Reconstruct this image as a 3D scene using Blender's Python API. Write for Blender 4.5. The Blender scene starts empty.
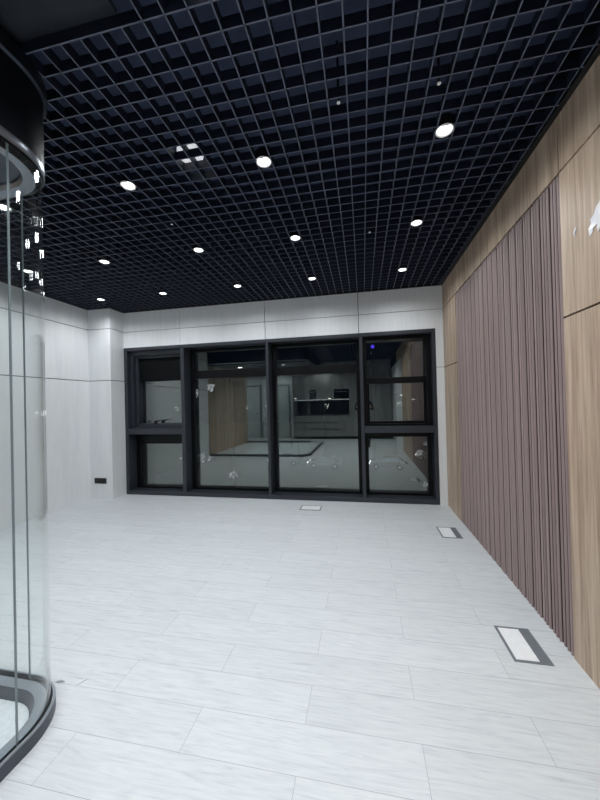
import bpy, bmesh, math, random
from mathutils import Vector, Matrix
random.seed(7)
S = bpy.context.scene
C = S.collection
S.view_settings.view_transform = 'Standard'
S.view_settings.look = 'None'
S.view_settings.exposure = 0.0
try:
    S.cycles.use_denoising = True
    S.cycles.max_bounces = 14
    S.cycles.transparent_max_bounces = 40
    S.cycles.glossy_bounces = 6
    S.cycles.sample_clamp_indirect = 8.0
    S.cycles.caustics_reflective = False
    S.cycles.caustics_refractive = False
except Exception:
    pass

# ------------------------------------------------------------------ room dimensions (metres)
CAMH = 1.4
YF = 4.549          # window wall face
XL, XR = -4.1565, 1.072
ZC = 2.917          # underside of the open-cell ceiling
PY, PX = 4.264, -3.7625   # column front face and side face
J1, J2 = 2.6086, 1.8144   # panel joints
WX0, WX1, WZ1 = -3.7503, 0.9706, 2.3484
YB = -3.2           # rear wall
YG = 4.773          # glass plane
FN, FF = 1.9742, 3.9775   # fluted panel near and far edges
ZT = ZC + 0.30      # plenum

# ------------------------------------------------------------------ materials
def lin(c):
    return tuple(((v/255)/12.92 if v/255 <= 0.04045 else ((v/255+0.055)/1.055)**2.4) for v in c)

def new_mat(name):
    m = bpy.data.materials.new(name); m.use_nodes = True
    nt = m.node_tree; b = nt.nodes['Principled BSDF']
    return m, nt, b

def nd(nt, t, **kw):
    n = nt.nodes.new(t)
    for k, v in kw.items(): setattr(n, k, v)
    return n

def mapping(nt, scale, rot=(0,0,0)):
    tc = nd(nt, 'ShaderNodeTexCoord'); mp = nd(nt, 'ShaderNodeMapping')
    mp.inputs['Scale'].default_value = scale; mp.inputs['Rotation'].default_value = rot
    nt.links.new(tc.outputs['Object'], mp.inputs['Vector'])
    return mp

def ramp(nt, src, stops):
    r = nd(nt, 'ShaderNodeValToRGB')
    e = r.color_ramp.elements
    while len(e) < len(stops): e.new(0.5)
    for el, (p, c) in zip(e, stops):
        el.position = p; el.color = (*c, 1)
    nt.links.new(src, r.inputs['Fac'])
    return r

def plain(name, rgb, rough=0.5, metal=0.0, spec=0.5, var=0.06, scale=6.0, emit=None, estr=0):
    m, nt, b = new_mat(name)
    mp = mapping(nt, (scale,)*3)
    n = nd(nt, 'ShaderNodeTexNoise'); n.inputs['Scale'].default_value = 2.0; n.inputs['Detail'].default_value = 4
    nt.links.new(mp.outputs[0], n.inputs['Vector'])
    c = lin(rgb) if max(rgb) > 1 else rgb
    r = ramp(nt, n.outputs['Fac'], [(0.3, tuple(v*(1-var) for v in c)), (0.7, tuple(min(1, v*(1+var)) for v in c))])
    nt.links.new(r.outputs[0], b.inputs['Base Color'])
    b.inputs['Roughness'].default_value = rough; b.inputs['Metallic'].default_value = metal
    b.inputs['Specular IOR Level'].default_value = spec
    if emit:
        b.inputs['Emission Color'].default_value = (*emit, 1); b.inputs['Emission Strength'].default_value = estr
    return m

def wood(name, dark, mid, light, scale, rough=0.5, dist=0.25, spec=0.4):
    """long grain along the object axis with the small scale"""
    m, nt, b = new_mat(name)
    mp = mapping(nt, scale)
    n = nd(nt, 'ShaderNodeTexNoise'); n.inputs['Scale'].default_value = 3.0; n.inputs['Detail'].default_value = 8
    n.inputs['Roughness'].default_value = 0.62; n.inputs['Distortion'].default_value = dist
    nt.links.new(mp.outputs[0], n.inputs['Vector'])
    mp2 = mapping(nt, tuple(s*0.22 for s in scale))
    n2 = nd(nt, 'ShaderNodeTexNoise'); n2.inputs['Scale'].default_value = 3.0; n2.inputs['Detail'].default_value = 3
    nt.links.new(mp2.outputs[0], n2.inputs['Vector'])
    mx = nd(nt, 'ShaderNodeMix', data_type='FLOAT'); mx.inputs[0].default_value = 0.45
    nt.links.new(n.outputs['Fac'], mx.inputs[2]); nt.links.new(n2.outputs['Fac'], mx.inputs[3])
    r = ramp(nt, mx.outputs[0], [(0.36, lin(dark)), (0.5, lin(mid)), (0.64, lin(light))])
    nt.links.new(r.outputs[0], b.inputs['Base Color'])
    b.inputs['Roughness'].default_value = rough; b.inputs['Specular IOR Level'].default_value = spec
    return m

def floor_material():
    m, nt, b = new_mat('pale_ash_plank_floor')
    L = nt.links
    tc = nd(nt, 'ShaderNodeTexCoord')
    mp = nd(nt, 'ShaderNodeMapping'); mp.inputs['Location'].default_value = (0.765+0.483+0.966*6, -1.187+0.1972*36, 0)
    L.new(tc.outputs['Object'], mp.inputs['Vector'])
    br = nd(nt, 'ShaderNodeTexBrick'); br.offset = 0.5; br.offset_frequency = 2; br.squash = 1.0
    br.inputs['Scale'].default_value = 1.0; br.inputs['Brick Width'].default_value = 0.966
    br.inputs['Row Height'].default_value = 0.1972; br.inputs['Mortar Size'].default_value = 0.0007
    br.inputs['Mortar Smooth'].default_value = 0.25; br.inputs['Bias'].default_value = 0.0
    br.inputs['Color1'].default_value = (0.0, 0, 0, 1); br.inputs['Color2'].default_value = (1, 1, 1, 1)
    br.inputs['Mortar'].default_value = (0.5, 0.5, 0.5, 1)
    L.new(mp.outputs[0], br.inputs['Vector'])
    # grain: stretched along x, moved per plank
    sep = nd(nt, 'ShaderNodeSeparateColor'); L.new(br.outputs['Color'], sep.inputs[0])
    mul = nd(nt, 'ShaderNodeMath', operation='MULTIPLY'); mul.inputs[1].default_value = 37.0; L.new(sep.outputs[0], mul.inputs[0])
    cmb = nd(nt, 'ShaderNodeCombineXYZ'); L.new(mul.outputs[0], cmb.inputs[2]); L.new(mul.outputs[0], cmb.inputs[0])
    add = nd(nt, 'ShaderNodeVectorMath', operation='ADD'); L.new(tc.outputs['Object'], add.inputs[0]); L.new(cmb.outputs[0], add.inputs[1])
    mg = nd(nt, 'ShaderNodeMapping'); mg.inputs['Scale'].default_value = (2.2, 30, 1); L.new(add.outputs[0], mg.inputs['Vector'])
    n = nd(nt, 'ShaderNodeTexNoise'); n.inputs['Scale'].default_value = 2.2; n.inputs['Detail'].default_value = 8
    n.inputs['Roughness'].default_value = 0.65; n.inputs['Distortion'].default_value = 0.9
    L.new(mg.outputs[0], n.inputs['Vector'])
    # cathedral figure: bent rings
    mw = nd(nt, 'ShaderNodeMapping'); mw.inputs['Scale'].default_value = (0.9, 8, 1); L.new(add.outputs[0], mw.inputs['Vector'])
    nw = nd(nt, 'ShaderNodeTexNoise'); nw.inputs['Scale'].default_value = 1.5; nw.inputs['Detail'].default_value = 2; L.new(mw.outputs[0], nw.inputs['Vector'])
    sn = nd(nt, 'ShaderNodeMath', operation='MULTIPLY'); sn.inputs[1].default_value = 70.0; L.new(nw.outputs['Fac'], sn.inputs[0])
    si = nd(nt, 'ShaderNodeMath', operation='SINE'); L.new(sn.outputs[0], si.inputs[0])
    sa = nd(nt, 'ShaderNodeMath', operation='MULTIPLY_ADD'); sa.inputs[1].default_value = 0.05; L.new(si.outputs[0], sa.inputs[0]); L.new(n.outputs['Fac'], sa.inputs[2])
    g = ramp(nt, sa.outputs[0], [(0.25, lin((196,201,205))), (0.40, lin((212,216,219))), (0.54, lin((219,223,225))), (0.75, lin((226,229,230)))])
    tone = nd(nt, 'ShaderNodeMapRange'); tone.inputs['To Min'].default_value = 0.955; tone.inputs['To Max'].default_value = 1.0
    L.new(sep.outputs[0], tone.inputs['Value'])
    tm = nd(nt, 'ShaderNodeVectorMath', operation='SCALE'); L.new(g.outputs[0], tm.inputs[0]); L.new(tone.outputs[0], tm.inputs['Scale'])
    mj = nd(nt, 'ShaderNodeMix', data_type='RGBA'); L.new(br.outputs['Fac'], mj.inputs[0])
    L.new(tm.outputs[0], mj.inputs[6]); mj.inputs[7].default_value = (*lin((132,136,142)), 1)
    L.new(mj.outputs[2], b.inputs['Base Color'])
    rr = nd(nt, 'ShaderNodeMapRange'); rr.inputs['To Min'].default_value = 0.34; rr.inputs['To Max'].default_value = 0.5
    L.new(n.outputs['Fac'], rr.inputs['Value']); L.new(rr.outputs[0], b.inputs['Roughness'])
    b.inputs['Specular IOR Level'].default_value = 0.35
    bp = nd(nt, 'ShaderNodeBump'); bp.inputs['Strength'].default_value = 0.08; bp.inputs['Distance'].default_value = 0.002
    L.new(n.outputs['Fac'], bp.inputs['Height']); L.new(bp.outputs[0], b.inputs['Normal'])
    return m

def glass(name, f0, tint, rough=0.0, gtint=(1,1,1)):
    """thin pane: clear transmission plus Schlick reflection, alike from both sides"""
    m = bpy.data.materials.new(name); m.use_nodes = True; nt = m.node_tree
    for n in list(nt.nodes): nt.nodes.remove(n)
    out = nd(nt, 'ShaderNodeOutputMaterial'); mix = nd(nt, 'ShaderNodeMixShader')
    tr = nd(nt, 'ShaderNodeBsdfTransparent'); tr.inputs[0].default_value = (*tint, 1)
    gl = nd(nt, 'ShaderNodeBsdfGlossy'); gl.inputs['Roughness'].default_value = rough; gl.inputs[0].default_value = (*gtint, 1)
    lw = nd(nt, 'ShaderNodeLayerWeight'); lw.inputs['Blend'].default_value = 0.5
    pw = nd(nt, 'ShaderNodeMath', operation='POWER'); pw.inputs[1].default_value = 5.0
    ma = nd(nt, 'ShaderNodeMath', operation='MULTIPLY_ADD'); ma.inputs[1].default_value = 1-f0; ma.inputs[2].default_value = f0
    nt.links.new(lw.outputs['Facing'], pw.inputs[0]); nt.links.new(pw.outputs[0], ma.inputs[0]); nt.links.new(ma.outputs[0], mix.inputs[0])
    nt.links.new(tr.outputs[0], mix.inputs[1]); nt.links.new(gl.outputs[0], mix.inputs[2]); nt.links.new(mix.outputs[0], out.inputs[0])
    return m

def emis(name, rgb, strength):
    m = bpy.data.materials.new(name); m.use_nodes = True; nt = m.node_tree
    for n in list(nt.nodes): nt.nodes.remove(n)
    out = nd(nt, 'ShaderNodeOutputMaterial'); e = nd(nt, 'ShaderNodeEmission')
    e.inputs[0].default_value = (*rgb, 1); e.inputs[1].default_value = strength
    nt.links.new(e.outputs[0], out.inputs[0])
    return m

M = {}
M['floor'] = floor_material()
M['wall'] = wood('pale_grey_wall_panel', (229,231,233), (234,236,237), (238,240,241), (9, 9, 0.7), rough=0.42)
M['groove'] = plain('dark_panel_joint', (18,18,18), 0.7)
M['oak'] = wood('taupe_oak_panel', (150,128,109), (186,163,142), (212,191,169), (14, 14, 0.55), rough=0.45)
M['oakgroove'] = plain('black_panel_joint', (20,17,15), 0.7)
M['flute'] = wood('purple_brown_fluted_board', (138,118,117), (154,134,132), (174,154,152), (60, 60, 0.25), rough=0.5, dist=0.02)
M['flute_deep'] = wood('purple_brown_shaded_recess', (56,43,47), (68,54,58), (80,66,70), (60, 60, 0.25), rough=0.6, dist=0.02)  # darker copy for the groove flanks, deepening the ribs' shading by colour
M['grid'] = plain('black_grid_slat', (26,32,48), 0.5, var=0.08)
M['gridedge'] = plain('grey_lit_slat_edge', (92,98,116), 0.5, var=0.10)  # slat undersides paler: light bounced off the floor put into the colour
M['plenum'] = plain('dark_plenum', (60,70,96), 0.9, var=0.15)
M['soffit'] = plain('dark_soffit_board', (40,45,54), 0.8, var=0.2, scale=10)
M['black'] = plain('black_trim', (14,15,18), 0.5)
M['frame'] = plain('charcoal_window_frame', (49,53,60), 0.38, spec=0.5, var=0.04)
M['frame_dark'] = plain('black_window_frame', (8,9,13), 0.4, spec=0.25, var=0.04)
M['blind'] = plain('black_opaque_panel', (7,8,12), 0.6, spec=0.15)
M['pane'] = glass('night_window_glass', 0.15, (0.93, 0.95, 0.94), gtint=(0.93, 1.0, 0.97))
M['cab'] = glass('clear_curved_glass', 0.028, (0.974, 0.987, 0.986))
M['seam'] = plain('grey_glass_joint', (124,136,140), 0.3)
M['curb'] = plain('slate_grey_base_rail', (66,72,82), 0.4, spec=0.5)
M['curb_light'] = plain('silver_base_lip', (150,157,164), 0.3, metal=0.5)
M['curb_mid'] = plain('grey_base_ledge', (140,148,156), 0.35, metal=0.2)
M['cabfloor'] = plain('white_speckled_platform', (226,232,236), 0.35, var=0.07, scale=20)
M['header'] = plain('dark_navy_header', (9,12,21), 0.55, spec=0.25)
M['rim'] = plain('brushed_silver_rim', (150,156,164), 0.28, metal=0.9)
M['gleamring'] = plain('dark_steel_gleam', (52,57,66), 0.35, metal=0.8)
M['cabtop'] = plain('grey_canopy_underside', (74,80,88), 0.5)
M['white'] = plain('white_plastic', (235,236,236), 0.4, var=0.02)
M['speaker'] = plain('white_glowing_speaker', (244,245,246), 0.6, var=0.02, emit=(0.95,0.97,1.0), estr=0.6)  # self-glow added so the disc looks lit; it is no lamp
M['boxframe'] = plain('grey_floor_box_frame', (122,127,133), 0.5)
M['boxflap'] = plain('speckled_grey_flap', (114,119,124), 0.6, var=0.3, scale=120)
M['boxlid'] = plain('white_marbled_lid', (249,250,251), 0.35, var=0.03, scale=14)
M['socket'] = plain('black_socket_plastic', (18,18,20), 0.35)
M['lens'] = emis('lit_downlight_lens', (1.0, 0.99, 0.97), 5.0)
M['scrap'] = plain('pale_paper', (232,234,234), 0.6)
M['scrapgrey'] = plain('grey_paper', (165,170,172), 0.6)
M['film'] = plain('torn_white_film', (238,236,240), 0.25, var=0.04)
M['kitchen'] = wood('dark_grey_cabinet', (118,118,118), (136,136,136), (152,152,152), (10, 10, 0.5), rough=0.45)
M['led'] = emis('warm_white_led', (1, 1, 1), 1.6)
M['door'] = plain('pale_door', (206,214,212), 0.45, var=0.02)
M['asphalt'] = plain('night_asphalt', (40,42,45), 0.8, var=0.2, scale=0.5)
M['carglass'] = plain('pale_blue_car_glass', (130,150,170), 0.15, spec=0.8)
M['tyre'] = plain('black_tyre', (16,16,16), 0.8)
M['carlamp'] = emis('car_lamp', (0.9, 0.95, 1.0), 5.0)
M['streetlamp'] = emis('street_lamp_head', (1.0, 0.97, 0.9), 6.0)
M['bluesign'] = emis('blue_sign', (0.10, 0.06, 1.0), 1.2)
M['lamppole'] = plain('grey_lamp_post', (22,23,25), 0.5)
M['skin'] = plain('skin', (205,165,140), 0.5)
M['hair'] = plain('black_hair', (20,17,16), 0.5)
M['cloth'] = plain('black_cloth', (26,27,31), 0.85)
M['phone'] = plain('black_phone', (14,14,16), 0.2)

# ------------------------------------------------------------------ mesh helpers
def box(bm, x0, x1, y0, y1, z0, z1, mi=0):
    vs = [bm.verts.new((x, y, z)) for z in (z0, z1) for y in (y0, y1) for x in (x0, x1)]
    fs = [(0,2,3,1), (4,5,7,6), (0,1,5,4), (2,6,7,3), (0,4,6,2), (1,3,7,5)]
    out = []
    for f in fs:
        fc = bm.faces.new([vs[i] for i in f]); fc.material_index = mi; out.append(fc)
    return out

def prism(bm, pts, axis, a, b, mi=0):
    """closed polygon pts (u,v) extruded along axis from a to b"""
    def mk(u, v, w):
        return {'x': (w, u, v), 'y': (u, w, v), 'z': (u, v, w)}[axis]
    A = [bm.verts.new(mk(u, v, a)) for u, v in pts]; B = [bm.verts.new(mk(u, v, b)) for u, v in pts]
    n = len(pts)
    for i in range(n):
        f = bm.faces.new((A[i], A[(i+1) % n], B[(i+1) % n], B[i])); f.material_index = mi
    for cap in (list(reversed(A)), B):
        f = bm.faces.new(cap); f.material_index = mi

def lathe(bm, prof, n=32, c=(0,0,0), mi=0):
    """prof: list of (r,z)"""
    rings = []
    for r, z in prof:
        if r < 1e-6: rings.append([bm.verts.new((c[0], c[1], c[2]+z))])
        else: rings.append([bm.verts.new((c[0]+r*math.cos(2*math.pi*i/n), c[1]+r*math.sin(2*math.pi*i/n), c[2]+z)) for i in range(n)])
    for a, b in zip(rings, rings[1:]):
        for i in range(n):
            j = (i+1) % n
            q = [a[i % len(a)], a[j % len(a)], b[j % len(b)], b[i % len(b)]]
            u = []
            for v in q:
                if v not in u: u.append(v)
            if len(u) > 2:
                f = bm.faces.new(u); f.material_index = mi

def tube(bm, p, q, r0, r1=None, n=12, mi=0):
    r1 = r0 if r1 is None else r1
    p, q = Vector(p), Vector(q); d = (q-p).normalized()
    u = d.orthogonal().normalized(); w = d.cross(u)
    A = [bm.verts.new(p+r0*(math.cos(2*math.pi*i/n)*u+math.sin(2*math.pi*i/n)*w)) for i in range(n)]
    B = [bm.verts.new(q+r1*(math.cos(2*math.pi*i/n)*u+math.sin(2*math.pi*i/n)*w)) for i in range(n)]
    for i in range(n):
        f = bm.faces.new((A[i], A[(i+1) % n], B[(i+1) % n], B[i])); f.material_index = mi
    bm.faces.new(list(reversed(A))).material_index = mi; bm.faces.new(B).material_index = mi

def obj(name, bm, mats, parent=None, bevel=0, smooth=False, loc=None):
    bmesh.ops.recalc_face_normals(bm, faces=bm.faces)
    me = bpy.data.meshes.new(name); bm.to_mesh(me); bm.free()
    for m in (mats if isinstance(mats, (list, tuple)) else [mats]): me.materials.append(M[m] if isinstance(m, str) else m)
    o = bpy.data.objects.new(name, me); C.objects.link(o)
    if parent: o.parent = parent
    if loc: o.location = loc
    if bevel:
        md = o.modifiers.new('bevel', 'BEVEL'); md.width = bevel; md.segments = 2; md.limit_method = 'ANGLE'
    if smooth:
        for p in me.polygons: p.use_smooth = True
        md = o.modifiers.new('split', 'EDGE_SPLIT'); md.split_angle = math.radians(40)
    return o

def boxes(name, lst, mats, parent=None, bevel=0):
    bm = bmesh.new()
    for b in lst: box(bm, *b)
    return obj(name, bm, mats, parent, bevel)

def thing(name, label, cat, loc=(0,0,0), rotz=0, group=None):
    o = bpy.data.objects.new(name, None); C.objects.link(o); o.empty_display_size = 0.1
    o.location = loc; o.rotation_euler = (0, 0, rotz); o['label'] = label; o['category'] = cat
    if group: o['group'] = group
    return o

def tag(o, label, cat, group=None):
    o['label'] = label; o['category'] = cat
    if group: o['group'] = group
    return o

def struct(o):
    o['kind'] = 'structure'; return o

def dup(root, loc=None, rotz=None, label=None):
    r = root.copy(); C.objects.link(r)
    if loc is not None: r.location = loc
    if rotz is not None: r.rotation_euler = (0, 0, rotz)
    if label: r['label'] = label
    for ch in list(root.children):
        c = ch.copy(); C.objects.link(c); c.parent = r
        for g in list(ch.children):
            d = g.copy(); C.objects.link(d); d.parent = c
    return r

# ------------------------------------------------------------------ setting: floor and ceiling
bm = bmesh.new(); box(bm, -6.2, XR+0.3, YB-0.3, YF+0.02, -0.12, 0)
struct(obj('floor', bm, 'floor'))

bm = bmesh.new(); box(bm, -6.2, XR+0.3, YB-0.3, YF+0.35, ZT, ZT+0.1)
ceiling = struct(obj('ceiling', bm, 'plenum'))
PXG, PYG, SW, SH = 0.0968, 0.0975, 0.0062, 0.052
SOX, SOY = -0.922, 1.122        # corner of the solid soffit
bm = bmesh.new()
def slat(x0, x1, y0, y1):
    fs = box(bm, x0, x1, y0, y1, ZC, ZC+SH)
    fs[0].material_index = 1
xs = [-0.522+PXG*k for k in range(-37, 17)]
ys = [1.216+PYG*k for k in range(-45, 35)]
for x in xs:
    if x < XL+0.02 and True: continue
    y0 = SOY if x < SOX+0.02 else YB
    slat(x-SW/2, x+SW/2, y0, YF-0.004)
for y in ys:
    if y > YF-0.02 or y < YB: continue
    x0 = XL+0.004 if y >= SOY-0.02 else SOX
    slat(x0, XR-0.03, y-SW/2, y+SW/2)
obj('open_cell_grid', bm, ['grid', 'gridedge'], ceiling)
bm = bmesh.new()
box(bm, XL+0.002, SOX-0.002, YB+0.01, SOY-0.004, ZC+0.054, ZC+0.075)
obj('soffit_panel', bm, 'soffit', ceiling)
bm = bmesh.new(); box(bm, -6.19, XL-0.002, YB+0.01, -1.66, ZC, ZC+0.03)
obj('soffit_panel', bm, 'soffit', ceiling)

# ------------------------------------------------------------------ setting: walls
G = 0.004  # half joint
def panels_xz(bm, xb, zb, y, t=0.02, skip=()):
    for i in range(len(xb)-1):
        for k in range(len(zb)-1):
            if (i, k) in skip: continue
            box(bm, xb[i]+(G if i else 0), xb[i+1]-(G if i < len(xb)-2 else 0), y, y+t, zb[k]+(G*1.3 if k else 0), zb[k+1]-(G*1.3 if k < len(zb)-2 else 0), 0)

# window wall
bm = bmesh.new()
xb = [PX, -2.765, -1.386, -0.031, XR]
panels_xz(bm, xb, [J1, ZC+0.06], YF)
panels_xz(bm, xb[:-1]+[WX1], [WZ1, J1-2*G], YF)
box(bm, WX1+0.003, XR, YF, YF+0.02, J2+0.018, J1-2*G, 0)
box(bm, WX1+0.003, XR, YF, YF+0.02, 0, J2+0.012, 0)
box(bm, XL-0.3, XR+0.3, YF+0.018, YF+0.36, WZ1, ZT, 1)
box(bm, WX1, XR+0.3, YF+0.018, YF+0.36, -0.12, WZ1, 1)
box(bm, XL-0.3, WX0, YF+0.018, YF+0.36, -0.12, WZ1, 1)
box(bm, XL-0.3, XR+0.3, YF+0.022, YF+0.36, -0.3, 0.0, 1)
struct(obj('wall_front', bm, ['wall', 'groove']))
# column in the corner
bm = bmesh.new()
z3 = [0, J2, J1, ZC+0.06]
for k in range(3):
    box(bm, XL, PX, PY, PY+0.02, z3[k]+(G*1.3 if k else 0), z3[k+1]-(G*1.3 if k < 2 else 0), 0)
    box(bm, PX-0.02, PX, PY+0.0201, YF, z3[k]+(G*1.3 if k else 0), z3[k+1]-(G*1.3 if k < 2 else 0), 0)
box(bm, XL, PX-0.018, PY+0.018, YF+0.018, 0, ZT, 1)
struct(obj('wall_column', bm, ['wall', 'groove']))
# left wall: pale panels beside the window, oak behind the glass enclosure
bm = bmesh.new()
YLS = 1.37
for ya, yb in ((YLS, PY),):
    for k in range(3):
        box(bm, XL-0.02, XL, ya, yb, z3[k]+(G*1.3 if k else 0), z3[k+1]-(G*1.3 if k < 2 else 0), 0)
box(bm, XL-0.02, XL, -1.66, YLS, 0, ZC+0.06, 2)
box(bm, XL-0.20, XL-0.018, -1.66, PY+0.1, 0, ZT, 1)
struct(obj('wall_left', bm, ['wall', 'groove', 'oak']))
# right wall
bm = bmesh.new()
RJ = 1.8225
yb_top = [-1.03, -0.03, 0.98, 1.9742, 2.977, 3.96, YF]
for i in range(len(yb_top)-1):
    box(bm, XR, XR+0.02, yb_top[i]+0.004, yb_top[i+1]-0.004, J1+0.0054, ZC+0.06, 0)
for ya, yb in ((0.23, 0.98), (0.98, FN), (FF, YF)):
    a, b = ya+(0.004 if ya != FF else 0.004), yb-(0.004 if yb != FN else 0.004)
    box(bm, XR, XR+0.02, a, b, RJ+0.0054, J1-0.0054, 0); box(bm, XR, XR+0.02, a, b, 0, RJ-0.0054, 0)
box(bm, XR+0.018, XR+0.3, YB-0.2, YF+0.1, -0.1, ZT, 1)
box(bm, XR, XR+0.018, -2.9, 0.225, 0, J1-G, 2)      # pale stretch behind the camera
box(bm, XR, XR+0.018, YB, -2.905, 0, ZT, 1)
struct(obj('wall_right', bm, ['oak', 'oakgroove', 'wall']))
# rear wall and the recess wall behind the enclosure
bm = bmesh.new()
box(bm, -6.2, XR, YB-0.2, YB, 0, ZT, 0)
struct(obj('wall_rear', bm, ['wall']))
bm = bmesh.new(); box(bm, -6.3, -6.18, YB, -1.5, 0, ZT, 0); box(bm, -6.2, XL-0.2, -1.66, -1.5, 0, ZT, 0)
struct(obj('wall_recess', bm, ['wall']))
EDGE = 1.37
# black shadow-gap angle along the ceiling edge
bm = bmesh.new(); box(bm, XR-0.032, XR-0.001, -3.0, YF-0.002, ZC-0.004, ZC+0.055)
struct(obj('trim_1', bm, 'black'))
bm = bmesh.new(); box(bm, PX+0.001, XR-0.033, YF-0.022, YF-0.001, ZC-0.003, ZC+0.055)
struct(obj('trim_3', bm, 'black'))
bm = bmesh.new(); box(bm, XL+0.001, PX, PY-0.022, PY-0.001, ZC-0.003, ZC+0.055); box(bm, PX+0.001, PX+0.022, PY-0.022, YF-0.023, ZC-0.003, ZC+0.055)
struct(obj('trim_4', bm, 'black'))
bm = bmesh.new(); box(bm, XL+0.001, XL+0.022, EDGE, PY-0.023, ZC-0.003, ZC+0.055)
struct(obj('trim_5', bm, 'black'))
bm = bmesh.new(); box(bm, -2.7, XR-0.04, YB+0.01, YB+0.62, 2.45, ZC-0.005)
struct(obj('trim_2', bm, 'kitchen'))

# ------------------------------------------------------------------ fluted board panel
bm = bmesh.new()
FB = XR+0.0165
prof = [(FN+0.004, FB)]
y = FN+0.004; pitch = 0.1052; yend = FF-0.004
while y < yend-0.02:
    p = min(pitch, yend-y); k = p/0.1052
    for (a, w, h) in ((0.004, 0.024, 0.0155), (0.037, 0.024, 0.0155), (0.069, 0.032, 0.0115)):
        a *= k; w *= k
        for k2 in range(13):
            t = k2/12
            prof.append((y+a+w*t, FB-0.001-h*(math.sin(math.pi*t)**0.6)))
    y += p
prof.append((yend, FB))
V0 = [bm.verts.new((x, yy, 0.0)) for yy, x in prof]; V1 = [bm.verts.new((x, yy, J1-0.006)) for yy, x in prof]
for i in range(len(prof)-1):
    f = bm.faces.new((V0[i], V0[i+1], V1[i+1], V1[i]))
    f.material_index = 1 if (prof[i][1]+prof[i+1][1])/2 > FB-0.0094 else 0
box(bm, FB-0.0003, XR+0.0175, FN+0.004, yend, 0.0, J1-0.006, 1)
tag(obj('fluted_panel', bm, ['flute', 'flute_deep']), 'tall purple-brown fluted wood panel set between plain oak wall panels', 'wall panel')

# ------------------------------------------------------------------ window
win = struct(bpy.data.objects.new('window_1', None)); C.objects.link(win); win.location = (0, 0, 0)
fb = 0.032
YI = YG-0.045        # inner frames
# outer frame
boxes('window_frame', [
    (WX0, WX0+0.045, YF-0.004, YG+0.03, 0.0, WZ1), (WX1-0.045, WX1, YF-0.004, YG+0.03, 0.0, WZ1),
    (WX0+0.045, WX1-0.045, YF-0.004, YG+0.03, WZ1-0.05, WZ1), (WX0+0.045, WX1-0.045, YF-0.004, YG+0.03, 0.0, 0.062)], 'frame', win, 0.004)
mull = [(-2.765, -2.706), (-1.386, -1.345), (-0.031, 0.016)]
for a, b in mull:
    boxes('mullion', [(a, b, YF-0.002, YG+0.03, 0.062, WZ1-0.05)], 'frame', win, 0.003)
cells = [(WX0+0.045, mull[0][0]), (mull[0][1], mull[1][0]), (mull[1][1], mull[2][0]), (mull[2][1], WX1-0.045)]
for ci in (0, 3):
    x0, x1 = cells[ci]
    boxes('transom', [(x0, x1, YF, YG+0.03, 0.958, 1.048)], 'frame', win, 0.003)
def inner_frame(name, x0, x1, z0, z1, l, r, b, t, m='frame_dark', y=YI):
    return boxes(name, [(x0, x0+l, y, YG+0.02, z0, z1), (x1-r, x1, y, YG+0.02, z0, z1),
                        (x0+l, x1-r, y, YG+0.02, z0, z0+b), (x0+l, x1-r, y, YG+0.02, z1-t, z1)], m, win, 0.003)
def pane(x0, x1, z0, z1):
    bm = bmesh.new(); box(bm, x0, x1, YG-0.006, YG+0.006, z0, z1)
    o = obj('glass_pane', bm, 'pane', win)
for ci in (1, 2):
    x0, x1 = cells[ci]
    inner_frame('sash_frame', x0, x1, 0.062, WZ1-0.05, 0.06, 0.05, 0.035, 0.05)
    boxes('sash_bar', [(x0+0.06, x1-0.05, YI, YG+0.02, 1.82, 1.95)], 'frame_dark', win, 0.003)
    pane(x0+0.055, x1-0.045, 0.09, 2.26)
# left light: opening sash above, fixed light below
x0, x1 = cells[0]
inner_frame('sash_frame', x0, x1, 1.048, WZ1-0.05, 0.05, 0.03, 0.02, 0.07, 'frame', YF+0.07)
sash = inner_frame('sash_frame', x0+0.05, x1-0.03, 1.07, WZ1-0.12, 0.045, 0.045, 0.05, 0.04, 'frame', YF+0.13)
boxes('blind_panel', [(x0+0.09, x1-0.06, YG-0.05, YG-0.03, 1.815, 2.2)], 'blind', win)
pane(x0+0.09, x1-0.07, 1.1, 2.2)
inner_frame('sash_frame', x0, x1, 0.062, 0.958, 0.07, 0.05, 0.03, 0.17)
pane(x0+0.065, x1-0.045, 0.085, 0.80)
bm = bmesh.new()
hx = -3.30
tube(bm, (hx, YF+0.13, 1.155), (hx, YF+0.10, 1.155), 0.014)
tube(bm, (hx-0.10, YF+0.13, 1.155), (hx-0.10, YF+0.105, 1.165), 0.012)
box(bm, hx-0.03, hx+0.03, YF+0.115, YF+0.13, 1.12, 1.165)
tube(bm, (hx, YF+0.10, 1.16), (hx+0.13, YF+0.095, 1.185), 0.010, 0.007)
tube(bm, (hx-0.10, YF+0.105, 1.155), (hx-0.135, YF+0.10, 1.142), 0.008, 0.006)
obj('handle', bm, 'black', win, smooth=True)
# right light
x0, x1 = cells[3]
inner_frame('sash_frame', x0, x1, 1.048, WZ1-0.05, 0.05, 0.06, 0.03, 0.05, 'frame_dark', YF+0.09)
boxes('sash_bar', [(x0+0.05, x1-0.06, YI, YG+0.02, 1.655, 1.73)], 'frame_dark', win, 0.003)
inner_frame('sash_frame', x0+0.05, x1-0.06, 1.078, 1.655, 0.03, 0.03, 0.03, 0.012, 'frame_dark', YG-0.03)
pane(x0+0.05, x1-0.06, 1.09, 2.27)
inner_frame('sash_frame', x0, x1, 0.062, 0.958, 0.05, 0.06, 0.035, 0.07)
pane(x0+0.045, x1-0.055, 0.09, 0.90)

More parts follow.
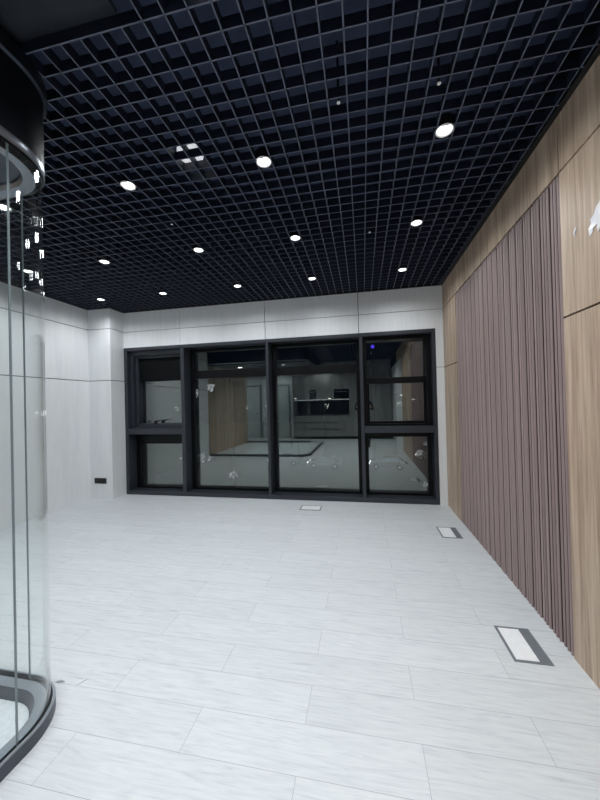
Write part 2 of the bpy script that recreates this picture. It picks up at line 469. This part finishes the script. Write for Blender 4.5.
# ------------------------------------------------------------------ curved glass enclosure
enc = thing('glass_enclosure', 'tall curved glass enclosure with dark header and slate base at left', 'glass cabin', (-2.5, 0, 0))
EX, EY1, EY0, ER, EC = -1.374, 1.352, -1.63, 0.274, 1.078
NS = 40
def outline(d, n=NS):
    """outer footprint moved inwards by d, from the left wall round both corners and back"""
    r = ER-d; cx = EX-ER; pts = [(XL+0.004, EY1-d), (cx-0.028, EY1-d)]
    for i in range(n+1):
        a = math.pi/2*(1-i/n); pts.append((cx+r*math.cos(a), EC+r*math.sin(a)))
    pts.append((EX-d, EC-0.024))
    for i in range(n+1):
        a = -math.pi/2*i/n; pts.append((cx+r*math.cos(a), EY0+ER+r*math.sin(a)))
    pts.append((XL+0.004, EY0+d))
    return pts
def sweep(bm, prof, seg=None, mis=None, close=False):
    rows = []
    for d, z in prof:
        o = outline(d)
        if seg: o = o[seg[0]:seg[1]]
        rows.append([bm.verts.new((x+2.5, y, z)) for x, y in o])
    n = len(rows)
    for k in range(n if close else n-1):
        a, b = rows[k], rows[(k+1) % n]
        for i in range(len(a)-1):
            f = bm.faces.new((a[i], a[i+1], b[i+1], b[i]))
            if mis: f.material_index = mis[k]
    if close:
        bm.faces.new([r[0] for r in rows]); bm.faces.new([r[-1] for r in reversed(rows)])
bm = bmesh.new()
sweep(bm, [(0, 0), (0, 0.055), (0.003, 0.06), (0.011, 0.06), (0.012, 0.046), (0.026, 0.046), (0.032, 0.046), (0.033, 0.053), (0.04, 0.055), (0.078, 0.050), (0.098, 0.004), (0.098, 0.0)],
      mis=[0, 1, 1, 2, 2, 2, 0, 3, 3, 0, 0, 0], close=True)
obj('base_rail', bm, ['curb', 'curb_light', 'black', 'curb_mid'], enc, smooth=True)
bm = bmesh.new(); o = outline(0.0985)
vt = [bm.verts.new((x+2.5, y, 0.006)) for x, y in o]; vb = [bm.verts.new((x+2.5, y, 0.0005)) for x, y in o]
bm.faces.new(vt); bm.faces.new(list(reversed(vb)))
for i in range(len(vt)):
    j = (i+1) % len(vt); bm.faces.new((vt[i], vb[i], vb[j], vt[j]))
obj('platform', bm, 'cabfloor', enc)
N = len(outline(0)); GD0, GD1 = 0.017, 0.025
segs = [(0, 2), (1, NS+4), (NS+3, NS+5), (NS+4, 2*NS+5), (2*NS+4, 2*NS+6)]
for s in segs:
    bm = bmesh.new()
    sweep(bm, [(GD0, 0.047), (GD0, 2.485), (GD1, 2.485), (GD1, 0.047)], seg=s, close=True)
    obj('glass_pane', bm, 'cab', enc, smooth=True)
oc = outline(0.021)
for i in (1, NS+3, NS+4, 2*NS+4):
    x, y = oc[i]
    bm = bmesh.new()
    if i in (NS+3, NS+4): box(bm, x+2.5-0.0015, x+2.5+0.0015, y-0.0042, y+0.0042, 0.046, 2.486)
    else: box(bm, x+2.5-0.0042, x+2.5+0.0042, y-0.0015, y+0.0015, 0.046, 2.486)
    obj('glass_joint', bm, 'seam', enc)
# silver rim under the header
bm = bmesh.new()
sweep(bm, [(0.006, 2.529), (0.006, 2.497), (0.010, 2.492), (0.013, 2.504), (0.028, 2.504), (0.030, 2.486), (0.042, 2.470), (0.088, 2.476), (0.10, 2.490), (0.10, 2.529)],
      mis=[0, 0, 0, 1, 1, 1, 0, 0, 0, 0], close=True)
obj('top_rim', bm, ['rim', 'black'], enc, smooth=True)
# dark header up to the ceiling, and its underside
bm = bmesh.new(); o = outline(0.008)
vt = [bm.verts.new((x+2.5, y, ZC+0.02)) for x, y in o]; vb = [bm.verts.new((x+2.5, y, 2.53)) for x, y in o]
bm.faces.new(vt); bm.faces.new(list(reversed(vb)))
for i in range(len(vt)-1): bm.faces.new((vt[i], vb[i], vb[i+1], vt[i+1]))
bm.faces.new((vt[-1], vb[-1], vb[0], vt[0]))
obj('header', bm, 'header', enc, smooth=True)
bm = bmesh.new(); o = outline(0.101)
vt = [bm.verts.new((x+2.5, y, 2.511)) for x, y in o]; vb = [bm.verts.new((x+2.5, y, 2.499)) for x, y in o]
bm.faces.new(vt); bm.faces.new(list(reversed(vb)))
for i in range(len(vt)): bm.faces.new((vt[i], vb[i], vb[(i+1) % len(vt)], vt[(i+1) % len(vt)]))
obj('canopy_underside', bm, 'cabtop', enc)
bm = bmesh.new()  # ring added to stand for a crescent gleam on the header's curve
sweep(bm, [(0.006, ZC-0.075), (-0.006, ZC-0.068), (-0.006, ZC-0.002), (0.006, ZC-0.002)], close=True)
obj('header_gleam_ring', bm, 'gleamring', enc, smooth=True)

# ------------------------------------------------------------------ downlights
def make_downlight():
    t = thing('downlight', 'x', 'ceiling light', (0, 0, ZC), 0, 'round downlights in the black grid ceiling')
    bm = bmesh.new(); lathe(bm, [(0.040, 0.0), (0.046, -0.004), (0.049, -0.001), (0.049, 0.006), (0.044, 0.012), (0.044, 0.06), (0.0, 0.06)], 28)
    obj('trim_ring', bm, 'white', t, smooth=True)
    bm = bmesh.new(); lathe(bm, [(0.0, 0.061), (0.046, 0.061), (0.05, 0.055), (0.051, 0.0), (0.0495, -0.0005), (0.0495, 0.006)], 28)
    obj('can', bm, 'black', t, smooth=True)
    bm = bmesh.new(); lathe(bm, [(0.0, 0.0015), (0.038, 0.0015), (0.0395, 0.004), (0.0, 0.005)], 28)
    obj('lens', bm, 'lens', t)
    return t
dl = make_downlight()
LX = [-3.572, -2.604, -1.539, -0.571, 0.492]
rows = [(1.933, 'row nearest the camera'), (2.893, 'middle row'), (3.895, 'row closest to the window')]
place = {(1.933, 1): 'seen through the glass enclosure', (1.933, 2): 'left of the three bright ones in view', (1.933, 3): 'centre of the three bright ones in view', (1.933, 4): 'right of the three bright ones in view',
         (2.893, 0): 'seen through the glass enclosure', (2.893, 1): 'small one closest to the glass enclosure', (2.893, 2): 'behind the left bright one', (2.893, 3): 'behind the centre bright one', (2.893, 4): 'behind the right bright one',
         (3.895, 0): 'over the pale corner column', (3.895, 1): 'over the left window light', (3.895, 2): 'over the second window light', (3.895, 3): 'over the third window light', (3.895, 4): 'over the right window light'}
spots = []
first = True
for y, rname in rows:
    for i, x in enumerate(LX):
        if (y, i) not in place: continue
        lab = 'lit round downlight in the %s of the grid ceiling, %s' % (rname, place[(y, i)])
        words = lab.split()
        lab = 'lit downlight, ceiling %s, %s' % (rname, place[(y, i)])
        if first: o = dl; o.location = (x, y, ZC); o['label'] = lab; first = False
        else: o = dup(dl, (x, y, ZC), 0, lab)
        spots.append((x, y))
back_fill_spots = [(x, y) for y in (0.93, -0.9) for x in (-0.571, 0.3)] + [(-3.3, -2.4), (-5.1, -2.4), (-1.5, -2.2)]
def lamp(name, kind, loc, energy, color=(1, 1, 1), **kw):
    d = bpy.data.lights.new(name, kind); d.energy = energy; d.color = color
    for k, v in kw.items(): setattr(d, k, v)
    o = bpy.data.objects.new(name, d); C.objects.link(o); o.location = loc
    return o
SPOT_W = 23.5
for i, (x, y) in enumerate(spots):
    lamp('downlight_beam', 'SPOT', (x, y, ZC-0.02), SPOT_W, (0.93, 0.97, 1.0), spot_size=math.radians(165), spot_blend=0.8, shadow_soft_size=0.05)
for x, y in back_fill_spots:      # added fill spots without fixtures, brightening the room behind the camera
    lamp('room_fill', 'SPOT', (x, y, ZC-0.02), 58, (0.93, 0.97, 1.0), spot_size=math.radians(150), spot_blend=0.8, shadow_soft_size=0.15, specular_factor=0.0)
t = thing('linear_lamp', 'slim white linear lamp under the ceiling behind the camera', 'lamp', (-2.32, -2.4, ZC-0.03))
boxes('housing', [(-0.035, 0.035, -0.75, 0.75, 0.002, 0.03)], 'white', t, 0.003)
boxes('diffuser', [(-0.03, 0.03, -0.745, 0.745, -0.004, 0.002)], 'led', t)
# made-up lights added under the enclosure canopy to brighten its inside
for x, y in ((-2.2, 0.6), (-2.2, -0.9), (-3.4, -0.1)):
    bm = bmesh.new(); lathe(bm, [(0.0, 0), (0.035, 0), (0.04, 0.004), (0.0, 0.004)], 24, (x+2.5, y, 2.494))
    obj('canopy_fill', bm, 'lens', enc)
    lamp('canopy_fill_beam', 'SPOT', (x, y, 2.48), 40, (0.95, 0.98, 1.0), spot_size=math.radians(130), spot_blend=0.8, shadow_soft_size=0.05)

# ------------------------------------------------------------------ small ceiling fittings
bm = bmesh.new(); lathe(bm, [(0.0, -0.012), (0.066, -0.012), (0.076, -0.006), (0.080, 0.004), (0.080, 0.02), (0.0, 0.02)], 32)
t = tag(obj('ceiling_speaker', bm, 'speaker', smooth=True, loc=(-1.032, 1.862, ZC+0.069)), 'white round speaker disc above the black ceiling grid, crossed by slats', 'speaker')
bm = bmesh.new(); tube(bm, (0, 0, 0.02), (0, 0, ZT-ZC-0.069), 0.006); obj('hanger_rod', bm, 'grid', t)
def sprinkler(x, y, lab):
    t = thing('sprinkler_head', lab, 'sprinkler', (x, y, ZC), 0, 'small sprinkler heads in the ceiling grid')
    bm = bmesh.new(); lathe(bm, [(0.0, -0.010), (0.004, -0.010), (0.005, 0.004), (0.008, 0.006), (0.008, 0.03), (0.0, 0.03)], 16); obj('nozzle', bm, 'black', t, smooth=True)
    bm = bmesh.new(); lathe(bm, [(0.0, -0.013), (0.009, -0.013), (0.009, -0.010), (0.0, -0.010)], 16); obj('deflector', bm, 'white', t)
    bm = bmesh.new(); tube(bm, (0, 0, 0.03), (0, 0, ZT-ZC), 0.006); obj('drop_pipe', bm, 'black', t)
sprinkler(-0.081, 1.622, 'tiny pale sprinkler head in the grid, right of the centre bright downlight')
sprinkler(0.099, 2.932, 'tiny pale sprinkler head in the grid, middle row, left of the right downlight')
sprinkler(-1.517, 2.411, 'tiny pale sprinkler head in the grid, right of the left bright downlight')
sprinkler(0.396, 1.627, 'tiny pale sprinkler head in the grid, above the right bright downlight')

# ------------------------------------------------------------------ power socket on the column
t = thing('power_socket', 'black double power socket low on the pale corner column', 'socket', (-3.975, PY, 0.279))
boxes('face_plate', [(-0.105, 0.105, -0.010, 0, -0.043, 0.043)], 'socket', t, 0.006)
for sx in (-0.052, 0.052):
    bm = bmesh.new(); box(bm, sx-0.036, sx+0.036, -0.013, -0.0095, -0.034, 0.034)
    ins = obj('socket_insert', bm, 'black', t, 0.003)
    bm = bmesh.new()
    for dx, dz, ang in ((-0.012, -0.012, 0.5), (0.012, -0.012, -0.5)):
        box(bm, sx+dx-0.0025, sx+dx+0.0025, -0.0142, -0.0128, dz-0.008, dz+0.008)
    for dx in (-0.01, 0.01): box(bm, sx+dx-0.003, sx+dx+0.003, -0.0142, -0.0128, 0.010, 0.022)
    obj('slots', bm, 'socket', ins)

# ------------------------------------------------------------------ floor boxes
def floor_box(x0, x1, y0, y1, lab, flap=True):
    cx, cy = (x0+x1)/2, (y0+y1)/2; w, d = (x1-x0)/2, (y1-y0)/2
    t = thing('floor_box', lab, 'floor box', (cx, cy, 0), 0, 'flush floor boxes')
    b = 0.014
    fx = w*0.36 if flap else 0.0      # flap strip on the right
    boxes('frame', [(-w, -w+b, -d, d, 0.0, 0.004), (w-b, w, -d, d, 0.0, 0.004), (-w+b, w-b, -d, -d+b, 0.0, 0.004), (-w+b, w-b, d-b, d, 0.0, 0.004), (-w+b, w-b, -d+b, d-b, 0.0, 0.0012)], 'boxframe', t, 0.001)
    xs1 = w-b-(0.046 if flap else 0)
    boxes('lid', [(-w+b+0.001, xs1, -d+b+0.001, d-b-0.001, 0.0012, 0.0045)], 'boxlid', t, 0.001)
    if flap: boxes('cable_flap', [(xs1+0.003, w-b-0.001, -d+b+0.001, d-b-0.001, 0.0012, 0.0042)], 'boxflap', t, 0.001)
    return t
floor_box(0.754, 0.942, 1.897, 2.173, 'largest and nearest grey-framed floor box with white lid, by the fluted panel')
floor_box(0.754, 0.952, 3.477, 3.757, 'smaller floor box with white lid near the far end of the fluted panel')
floor_box(-0.850, -0.573, 4.135, 4.317, 'small white-lidded floor box in front of the third window pane', flap=False)

# ------------------------------------------------------------------ litter and film
def scrap(name, pts, h, mat, lab, cat):
    bm = bmesh.new()
    top = [bm.verts.new((x, y, h+z)) for x, y, z in pts]; bot = [bm.verts.new((x, y, max(0.0003, h+z-0.001))) for x, y, z in pts]
    bm.faces.new(top); bm.faces.new(list(reversed(bot)))
    for i in range(len(pts)):
        j = (i+1) % len(pts); bm.faces.new((top[i], bot[i], bot[j], top[j]))
    return tag(obj(name, bm, mat), lab, cat)
scrap('paper_scrap', [(-1.585,1.388,0), (-1.57,1.380,.002), (-1.545,1.387,.004), (-1.535,1.395,0), (-1.56,1.398,.003)], 0.0015, 'scrapgrey', 'tiny grey paper scrap on the floor against the curved enclosure base', 'scrap')
scrap('paper_scrap', [(-1.463,1.385,0), (-1.452,1.386,.003), (-1.437,1.415,.004), (-1.433,1.432,0), (-1.445,1.422,.003)], 0.0015, 'scrap', 'tiny pale paper sliver on the floor, right of the grey scrap', 'scrap')
def wall_film(pts, lab, name='film_scrap'):
    bm = bmesh.new()
    a = [bm.verts.new((XR-0.003-0.002*(i % 2), y, z)) for i, (y, z) in enumerate(pts)]; b = [bm.verts.new((XR-0.0003, y, z)) for y, z in pts]
    bm.faces.new(a); bm.faces.new(list(reversed(b)))
    for i in range(len(pts)):
        j = (i+1) % len(pts); bm.faces.new((a[i], b[i], b[j], a[j]))
    return tag(obj(name, bm, 'film'), lab, 'film')
wall_film([(1.745,2.150),(1.752,2.185),(1.735,2.205),(1.738,2.225),(1.715,2.238),(1.695,2.262),(1.66,2.285),(1.64,2.27),(1.645,2.20),(1.668,2.155),(1.678,2.17),(1.69,2.145),(1.70,2.185),(1.722,2.175),(1.728,2.16)],
          'torn white film scrap stuck high on the near oak panel')
wall_film([(1.862,2.232),(1.858,2.21),(1.85,2.203),(1.852,2.222),(1.843,2.236),(1.836,2.243),(1.846,2.247)], 'small white film fleck left of the torn scrap on the oak panel')

# flecks of torn protective film on the panes; two imitate car-lamp glints
def film_glint():
    m = bpy.data.materials.new('white_film_and_glint'); m.use_nodes = True; nt = m.node_tree
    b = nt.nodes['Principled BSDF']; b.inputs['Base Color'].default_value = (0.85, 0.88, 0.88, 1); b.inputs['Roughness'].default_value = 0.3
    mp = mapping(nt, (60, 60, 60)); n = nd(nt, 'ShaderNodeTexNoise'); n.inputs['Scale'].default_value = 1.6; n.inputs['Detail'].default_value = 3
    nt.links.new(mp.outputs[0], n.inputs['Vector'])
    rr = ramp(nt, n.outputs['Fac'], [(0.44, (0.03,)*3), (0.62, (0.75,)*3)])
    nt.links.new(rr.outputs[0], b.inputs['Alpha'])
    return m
M['film_glint'] = film_glint()
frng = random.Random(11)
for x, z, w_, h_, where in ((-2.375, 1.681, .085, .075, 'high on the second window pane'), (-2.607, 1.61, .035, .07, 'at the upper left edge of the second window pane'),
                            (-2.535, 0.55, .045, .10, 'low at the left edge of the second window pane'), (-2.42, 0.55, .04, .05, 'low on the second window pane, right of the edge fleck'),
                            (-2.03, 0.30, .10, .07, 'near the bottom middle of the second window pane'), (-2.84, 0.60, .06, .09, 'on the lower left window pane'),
                            (0.765, 0.66, .075, .06, 'standing in for a car-lamp glint, lower right window pane, larger one'), (0.86, 0.79, .05, .04, 'standing in for a car-lamp glint, upper corner of the lower right pane'), (0.83, 0.21, .06, .05, 'near the bottom of the lower right pane')):
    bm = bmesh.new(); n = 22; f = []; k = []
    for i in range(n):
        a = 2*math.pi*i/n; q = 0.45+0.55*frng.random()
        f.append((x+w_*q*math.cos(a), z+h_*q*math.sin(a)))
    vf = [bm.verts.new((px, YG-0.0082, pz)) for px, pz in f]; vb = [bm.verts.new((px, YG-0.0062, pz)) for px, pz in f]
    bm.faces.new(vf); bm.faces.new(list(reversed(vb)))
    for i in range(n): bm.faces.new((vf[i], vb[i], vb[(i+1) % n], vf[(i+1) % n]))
    tag(obj('film_glint_fleck', bm, 'film_glint'), 'torn white film fleck ' + where, 'film', 'film flecks on the window')

# ------------------------------------------------------------------ behind the camera (seen in the window's reflection)
kit = thing('kitchen_cabinet', 'dark grey built-in kitchen cabinet wall with lit black niche behind the camera', 'cabinet', (-0.8, YB, 0))
KX0, KX1, KD = -1.86, 1.86, 0.6
NX0, NX1 = -1.80, 0.30
bm = bmesh.new()
box(bm, KX0, KX1, 0.001, KD-0.02, 0.10, 0.92); box(bm, KX0, KX1, 0.001, KD-0.02, 1.50, 2.449)
box(bm, KX0, NX0, 0.001, KD-0.02, 0.92, 1.50); box(bm, NX1, KX1, 0.001, KD-0.02, 0.92, 1.50)
obj('carcass', bm, 'kitchen', kit)
boxes('plinth', [(KX0, KX1, 0.001, KD-0.08, 0.0, 0.10)], 'black', kit)
boxes('niche_back', [(NX0, NX1, 0.02, 0.04, 0.92, 1.50)], 'black', kit)
boxes('worktop', [(NX0, NX1, 0.04, KD, 0.92, 0.935)], 'black', kit)
boxes('led_strip', [(NX0, NX1, KD-0.03, KD-0.005, 1.482, 1.499)], 'led', kit)
for k in range(4):
    a = KX0+k*0.93
    boxes('door', [(a+0.003, a+0.927, KD-0.02, KD, 1.503, 2.445)], 'kitchen', kit, 0.003)
for k in range(2, 4):
    a = KX0+k*0.93
    boxes('door', [(max(a, NX1)+0.003, a+0.927, KD-0.02, KD, 0.105, 1.497)], 'kitchen', kit, 0.003)
for k in range(2):
    a = KX0+k*0.93
    for z0, z1 in ((0.105, 0.38), (0.40, 0.64), (0.66, 0.915)):
        d = boxes('drawer', [(a+0.003, a+0.927, KD-0.02, KD, z0, z1)], 'kitchen', kit, 0.003)
        boxes('finger_groove', [(a+0.05, a+0.88, KD, KD+0.004, z1-0.025, z1-0.008)], 'black', d)
ov = boxes('oven', [(-0.26, 0.30, KD, KD+0.02, 1.52, 1.82), (-0.26, 0.30, KD, KD+0.02, 1.823, 1.88)], 'phone', kit, 0.003)
bm = bmesh.new(); tube(bm, (-0.20, KD+0.05, 1.78), (0.24, KD+0.05, 1.78), 0.008)
for sx in (-0.18, 0.22): tube(bm, (sx, KD+0.05, 1.78), (sx, KD+0.02, 1.78), 0.006)
obj('handle', bm, 'rim', ov)
def door(n, x0, x1):
    d = bpy.data.objects.new('door_%d' % n, None); C.objects.link(d); struct(d); d.location = ((x0+x1)/2, YB, 0)
    w = (x1-x0)/2
    boxes('door_frame', [(-w-0.06, -w, 0.001, 0.05, 0, 2.16), (w, w+0.06, 0.001, 0.05, 0, 2.16), (-w, w, 0.001, 0.05, 2.10, 2.16)], 'rim', d, 0.003)
    boxes('door_leaf', [(-w+0.002, w-0.002, 0.001, 0.035, 0.006, 2.098)], 'door', d, 0.003)
    bm = bmesh.new(); tube(bm, (w-0.07, 0.035, 1.0), (w-0.07, 0.08, 1.0), 0.012); tube(bm, (w-0.07, 0.075, 1.0), (w-0.18, 0.075, 1.0), 0.009)
    obj('door_handle', bm, 'black', d, smooth=True)
door(1, -4.95, -4.15); door(2, -3.65, -2.95)

# ------------------------------------------------------------------ outside at night, far below
bm = bmesh.new(); box(bm, -90, 90, YF+3, 140, -7.3, -7.0)
struct(obj('ground', bm, 'asphalt'))
def make_car(paint):
    t = thing('car', 'x', 'car', (0, 0, -7))
    bm = bmesh.new()
    body = [(-2.2, 0.35), (-2.25, 0.62), (-2.1, 0.86), (-1.3, 0.95), (-1.0, 0.98), (1.0, 0.98), (1.5, 0.92), (2.1, 0.82), (2.25, 0.6), (2.2, 0.32), (1.75, 0.30), (1.68, 0.52), (1.5, 0.66), (1.3, 0.66), (1.1, 0.52), (1.03, 0.28),
            (-1.0, 0.28), (-1.07, 0.52), (-1.25, 0.66), (-1.45, 0.66), (-1.65, 0.52), (-1.72, 0.30)]
    prism(bm, body, 'y', -0.88, 0.88)
    roof = [(-1.95, 0.93), (-1.25, 1.40), (-0.8, 1.47), (0.1, 1.46), (0.5, 1.38), (1.25, 0.95)]
    prism(bm, roof, 'y', -0.72, 0.72)
    obj('body', bm, paint, t, 0.05)
    for s in (-1, 1):
        for pts in ([(-1.6, 0.98), (-1.15, 1.34), (-0.3, 1.38), (-0.3, 0.98)], [(-0.22, 0.98), (-0.22, 1.38), (0.35, 1.34), (0.95, 0.98)]):
            bm = bmesh.new(); prism(bm, pts, 'y', s*0.722, s*0.735); obj('side_window', bm, 'carglass', t)
    bm = bmesh.new()
    vs = [bm.verts.new(v) for v in ((0.56, -0.62, 1.365), (0.56, 0.62, 1.365), (1.2, 0.66, 0.995), (1.2, -0.66, 0.995))]; bm.faces.new(vs)
    obj('windscreen', bm, 'carglass', t)
    for sx in (-1.36, 1.4):
        for s in (-1, 1):
            bm = bmesh.new(); tube(bm, (sx, s*0.70, 0.33), (sx, s*0.9, 0.33), 0.33, n=20); w = obj('wheel', bm, 'tyre', t)
            bm = bmesh.new(); tube(bm, (sx, s*0.9, 0.33), (sx, s*0.91, 0.33), 0.2, n=16); obj('hubcap', bm, 'rim', w)
    for s in (-1, 1):
        bm = bmesh.new(); box(bm, 2.2, 2.27, s*0.66-0.16, s*0.66+0.16, 0.62, 0.74); obj('headlamp', bm, 'carlamp', t)
    return t
M['carpaint'] = plain('silver_car_paint', (150,155,160), 0.25, metal=0.4)
M['carpaint_dark'] = plain('dark_car_paint', (50,54,60), 0.25, metal=0.4)
car = make_car('carpaint'); car.location = (-4.9, 41.5, -7); car.rotation_euler = (0, 0, math.pi*0.97); car['group'] = 'cars parked outside below the window'
car['label'] = 'silver parked car outside at night, seen through the third window pane'
for (x, y, r, lab) in ((2.9, 41.3, 3.02, 'silver parked car outside at night, seen through the lower right pane'),
                       (-10.6, 43.0, 3.1, 'silver parked car outside at night, seen through the second window pane'),
                       (-24.0, 43.5, 3.1, 'silver parked car outside at night, seen through the lower left pane'),
                       (9.4, 47.0, 2.5, 'silver parked car outside at night, at the right edge of the window')):
    dup(car, (x, y, -7), r, lab)
def street_lamp(x, y, h, lab):
    t = thing('street_lamp', lab, 'street lamp', (x, y, -7), 0, 'street lamps outside the window')
    bm = bmesh.new(); tube(bm, (0, 0, 0), (0, 0, h), 0.09, 0.05); tube(bm, (0, 0, h), (0.9, 0, h+0.15), 0.04); obj('pole', bm, 'lamppole', t)
    bm = bmesh.new(); box(bm, 0.7, 1.15, -0.12, 0.12, h+0.02, h+0.13); obj('lamp_head', bm, 'lamppole', t, 0.02)
    bm = bmesh.new(); box(bm, 0.74, 1.11, -0.09, 0.09, h-0.01, h+0.02); obj('lamp_lens', bm, 'streetlamp', t)
for x, y, h, lab in ((-6.5, 55, 9.0, 'street lamp outside, seen through the third window pane'), (-13.5, 60, 9.2, 'street lamp outside, seen through the second window pane'),
                     (5.0, 52, 9.2, 'street lamp outside, seen through the upper right pane'), (-33, 58, 10, 'street lamp outside, seen through the left window light'),
                     (-22, 70, 8.6, 'street lamp outside, farthest, seen through the second window pane'), (-12.7, 30, 12.0, 'tallest street lamp outside, seen through the top of the second window pane'), (7.6, 58, 8.5, 'street lamp outside, at the right edge of the window')):
    street_lamp(x, y, h, lab)
for x, y in ((-4, 36), (4, 37), (-14, 38), (-25, 40)):
    lamp('street_light', 'POINT', (x, y, 1.0), 200, (1, 0.96, 0.88), shadow_soft_size=0.3)

t = thing('light_mast', 'slim mast with a blue lamp far outside, seen through the upper right pane', 'mast', (1.5, 45, -7))
bm = bmesh.new(); tube(bm, (0, 0, 0), (0, 0, 15.6), 0.12, 0.06); obj('pole', bm, 'lamppole', t)
bm = bmesh.new(); lathe(bm, [(0, 15.6), (0.2, 15.65), (0.24, 15.85), (0.14, 16.02), (0, 16.05)], 16); obj('blue_lamp', bm, 'bluesign', t, smooth=True)

# ------------------------------------------------------------------ the person taking the picture (behind the camera)
def build_person():
    P = {'pelvis': (0, 0, .93), 'waist': (0, .01, 1.06), 'chest': (0, 0, 1.25), 'sh': (0, -.01, 1.39), 'neck': (0, 0, 1.47), 'head0': (0, .02, 1.53)}
    V, E, R = [], [], []
    def add(p, rad, par=None):
        V.append(p); R.append(rad)
        if par is not None: E.append((par, len(V)-1))
        return len(V)-1
    pel = add(P['pelvis'], (.155, .11)); wa = add(P['waist'], (.135, .10), pel); ch = add(P['chest'], (.155, .11), wa)
    sh = add(P['sh'], (.10, .08), ch); nk = add(P['neck'], (.052, .055), sh); add(P['head0'], (.05, .055), nk)
    feet = []
    for s in (-1, 1):
        hp = add((s*.10, 0, .84), (.088, .09), pel); kn = add((s*.115, .02, .48), (.060, .063), hp); an = add((s*.12, -.02, .10), (.040, .045), kn)
        he = add((s*.12, -.03, .045), (.038, .04), an); add((s*.135, .15, .035), (.040, .030), he)
        so = add((s*.19, -.01, 1.37), (.062, .062), sh)
        hand = Vector((-.12, .46, 1.375)) if s < 0 else Vector((.05, .46, 1.375))
        el = Vector((s*.25, .18, 1.14)); 
        e = add(tuple(el), (.046, .046), so); w = add(tuple(el.lerp(hand, .8)), (.029, .033), e)
        m = add(tuple(el.lerp(hand, .97)), (.018, .036), w)
        d = (hand-el).normalized(); c = el.lerp(hand, .97); inward = Vector((-s, 0, 0))
        base = w
        for k, (ln, up) in enumerate(((.078, .030), (.086, .011), (.08, -.009), (.064, -.028))):
            p1 = c+Vector((0, .02, up)); p2 = p1+Vector((inward.x*.006, ln*.5, .004)); p3 = p2+Vector((inward.x*.030, ln*.28, 0))
            a = add(tuple(p1), (.0085, .0085), m); b = add(tuple(p2), (.008, .008), a); add(tuple(p3), (.007, .007), b)
        t1 = add(tuple(c+Vector((inward.x*.012, -.012, .035))), (.010, .010), m); add(tuple(c+Vector((inward.x*.040, .012, .048))), (.008, .008), t1)
    me = bpy.data.meshes.new('person_cage'); me.from_pydata(V, E, []); o = bpy.data.objects.new('person_cage', me); C.objects.link(o)
    o.modifiers.new('skin', 'SKIN'); sd = o.modifiers.new('sub', 'SUBSURF'); sd.levels = 2; sd.render_levels = 2
    for i, v in enumerate(me.skin_vertices[0].data): v.radius = R[i]; v.use_root = (i == 0)
    bpy.context.view_layer.update()
    dg = bpy.context.evaluated_depsgraph_get()
    nm = bpy.data.meshes.new_from_object(o.evaluated_get(dg)); bpy.data.objects.remove(o)
    nm.name = 'person'
    for m in ('skin', 'cloth'): nm.materials.append(M[m])
    for p in nm.polygons:
        z = p.center.z; p.use_smooth = True
        p.material_index = 0 if (z > 1.455 or (p.center.y > .30 and z > 1.2)) else 1
    b = bpy.data.objects.new('person', nm); C.objects.link(b)
    # head with nose, ears, eyes, mouth
    bm = bmesh.new(); bmesh.ops.create_uvsphere(bm, u_segments=28, v_segments=20, radius=1)
    for v in bm.verts:
        x, y, z = v.co; jaw = 1-0.28*max(0, -z)
        v.co = (x*.075*jaw, y*.095*(1-0.1*max(0, -z)), z*.118)
        if y > .8 and abs(x) < .22 and -.35 < z < .15: v.co.y += .018*(1-abs(x)/.22)
    for f in bm.faces: f.smooth = True
    h = obj('head', bm, 'skin', b); h.location = (0, .035, 1.63)
    for s in (-1, 1):
        bm = bmesh.new(); bmesh.ops.create_uvsphere(bm, u_segments=10, v_segments=8, radius=1); bmesh.ops.scale(bm, vec=(.012, .02, .03), verts=bm.verts); e = obj('ear', bm, 'skin', h); e.location = (s*.074, -.005, 0)
        bm = bmesh.new(); bmesh.ops.create_uvsphere(bm, u_segments=10, v_segments=8, radius=.011); e = obj('eye', bm, 'phone', h); e.location = (s*.031, .080, .012)
    bm = bmesh.new(); tube(bm, (-.022, .084, -.058), (.022, .084, -.058), .005); obj('mouth', bm, 'film', h)
    bm = bmesh.new(); bmesh.ops.create_uvsphere(bm, u_segments=28, v_segments=20, radius=1)
    bmesh.ops.delete(bm, geom=[v for v in bm.verts if v.co.z < -.25 or (v.co.y > .45 and v.co.z < .5)], context='VERTS')
    for v in bm.verts: v.co = (v.co.x*.083, v.co.y*.102-.004, v.co.z*.127)
    obj('hair', bm, 'hair', h)
    return b
per = build_person(); per.location = (0.035, -0.54, 0.0)
tag(per, 'person in black clothes standing behind the camera holding up a phone', 'person')
t = boxes('phone', [(-0.075, 0.075, -0.004, 0.004, -0.037, 0.037)], 'phone', None, 0.003); t.location = (0, -0.045, 1.385)
tag(t, 'black phone held sideways in the hands of the person behind the camera', 'phone')

# ------------------------------------------------------------------ world and camera
w = bpy.data.worlds.new('night'); S.world = w; w.use_nodes = True
bg = w.node_tree.nodes['Background']; bg.inputs[0].default_value = (0.25, 0.4, 0.8, 1); bg.inputs[1].default_value = 0.006

cam = bpy.data.cameras.new('camera'); co = bpy.data.objects.new('camera', cam); C.objects.link(co)
cam.sensor_fit = 'HORIZONTAL'; cam.sensor_width = 36.0; cam.lens = 321.7792/600*36.0
cam.clip_start = 0.02; cam.clip_end = 400
yaw, pitch, roll = 0.1925, 0.0086, -0.0246
fwd = Vector((-math.sin(yaw)*math.cos(pitch), math.cos(yaw)*math.cos(pitch), math.sin(pitch)))
rt = Vector((math.cos(yaw), math.sin(yaw), 0)); up = rt.cross(fwd)
r2 = math.cos(roll)*rt+math.sin(roll)*up; u2 = -math.sin(roll)*rt+math.cos(roll)*up
co.matrix_world = Matrix(((r2.x, u2.x, -fwd.x, 0), (r2.y, u2.y, -fwd.y, 0), (r2.z, u2.z, -fwd.z, CAMH), (0, 0, 0, 1)))
S.camera = co
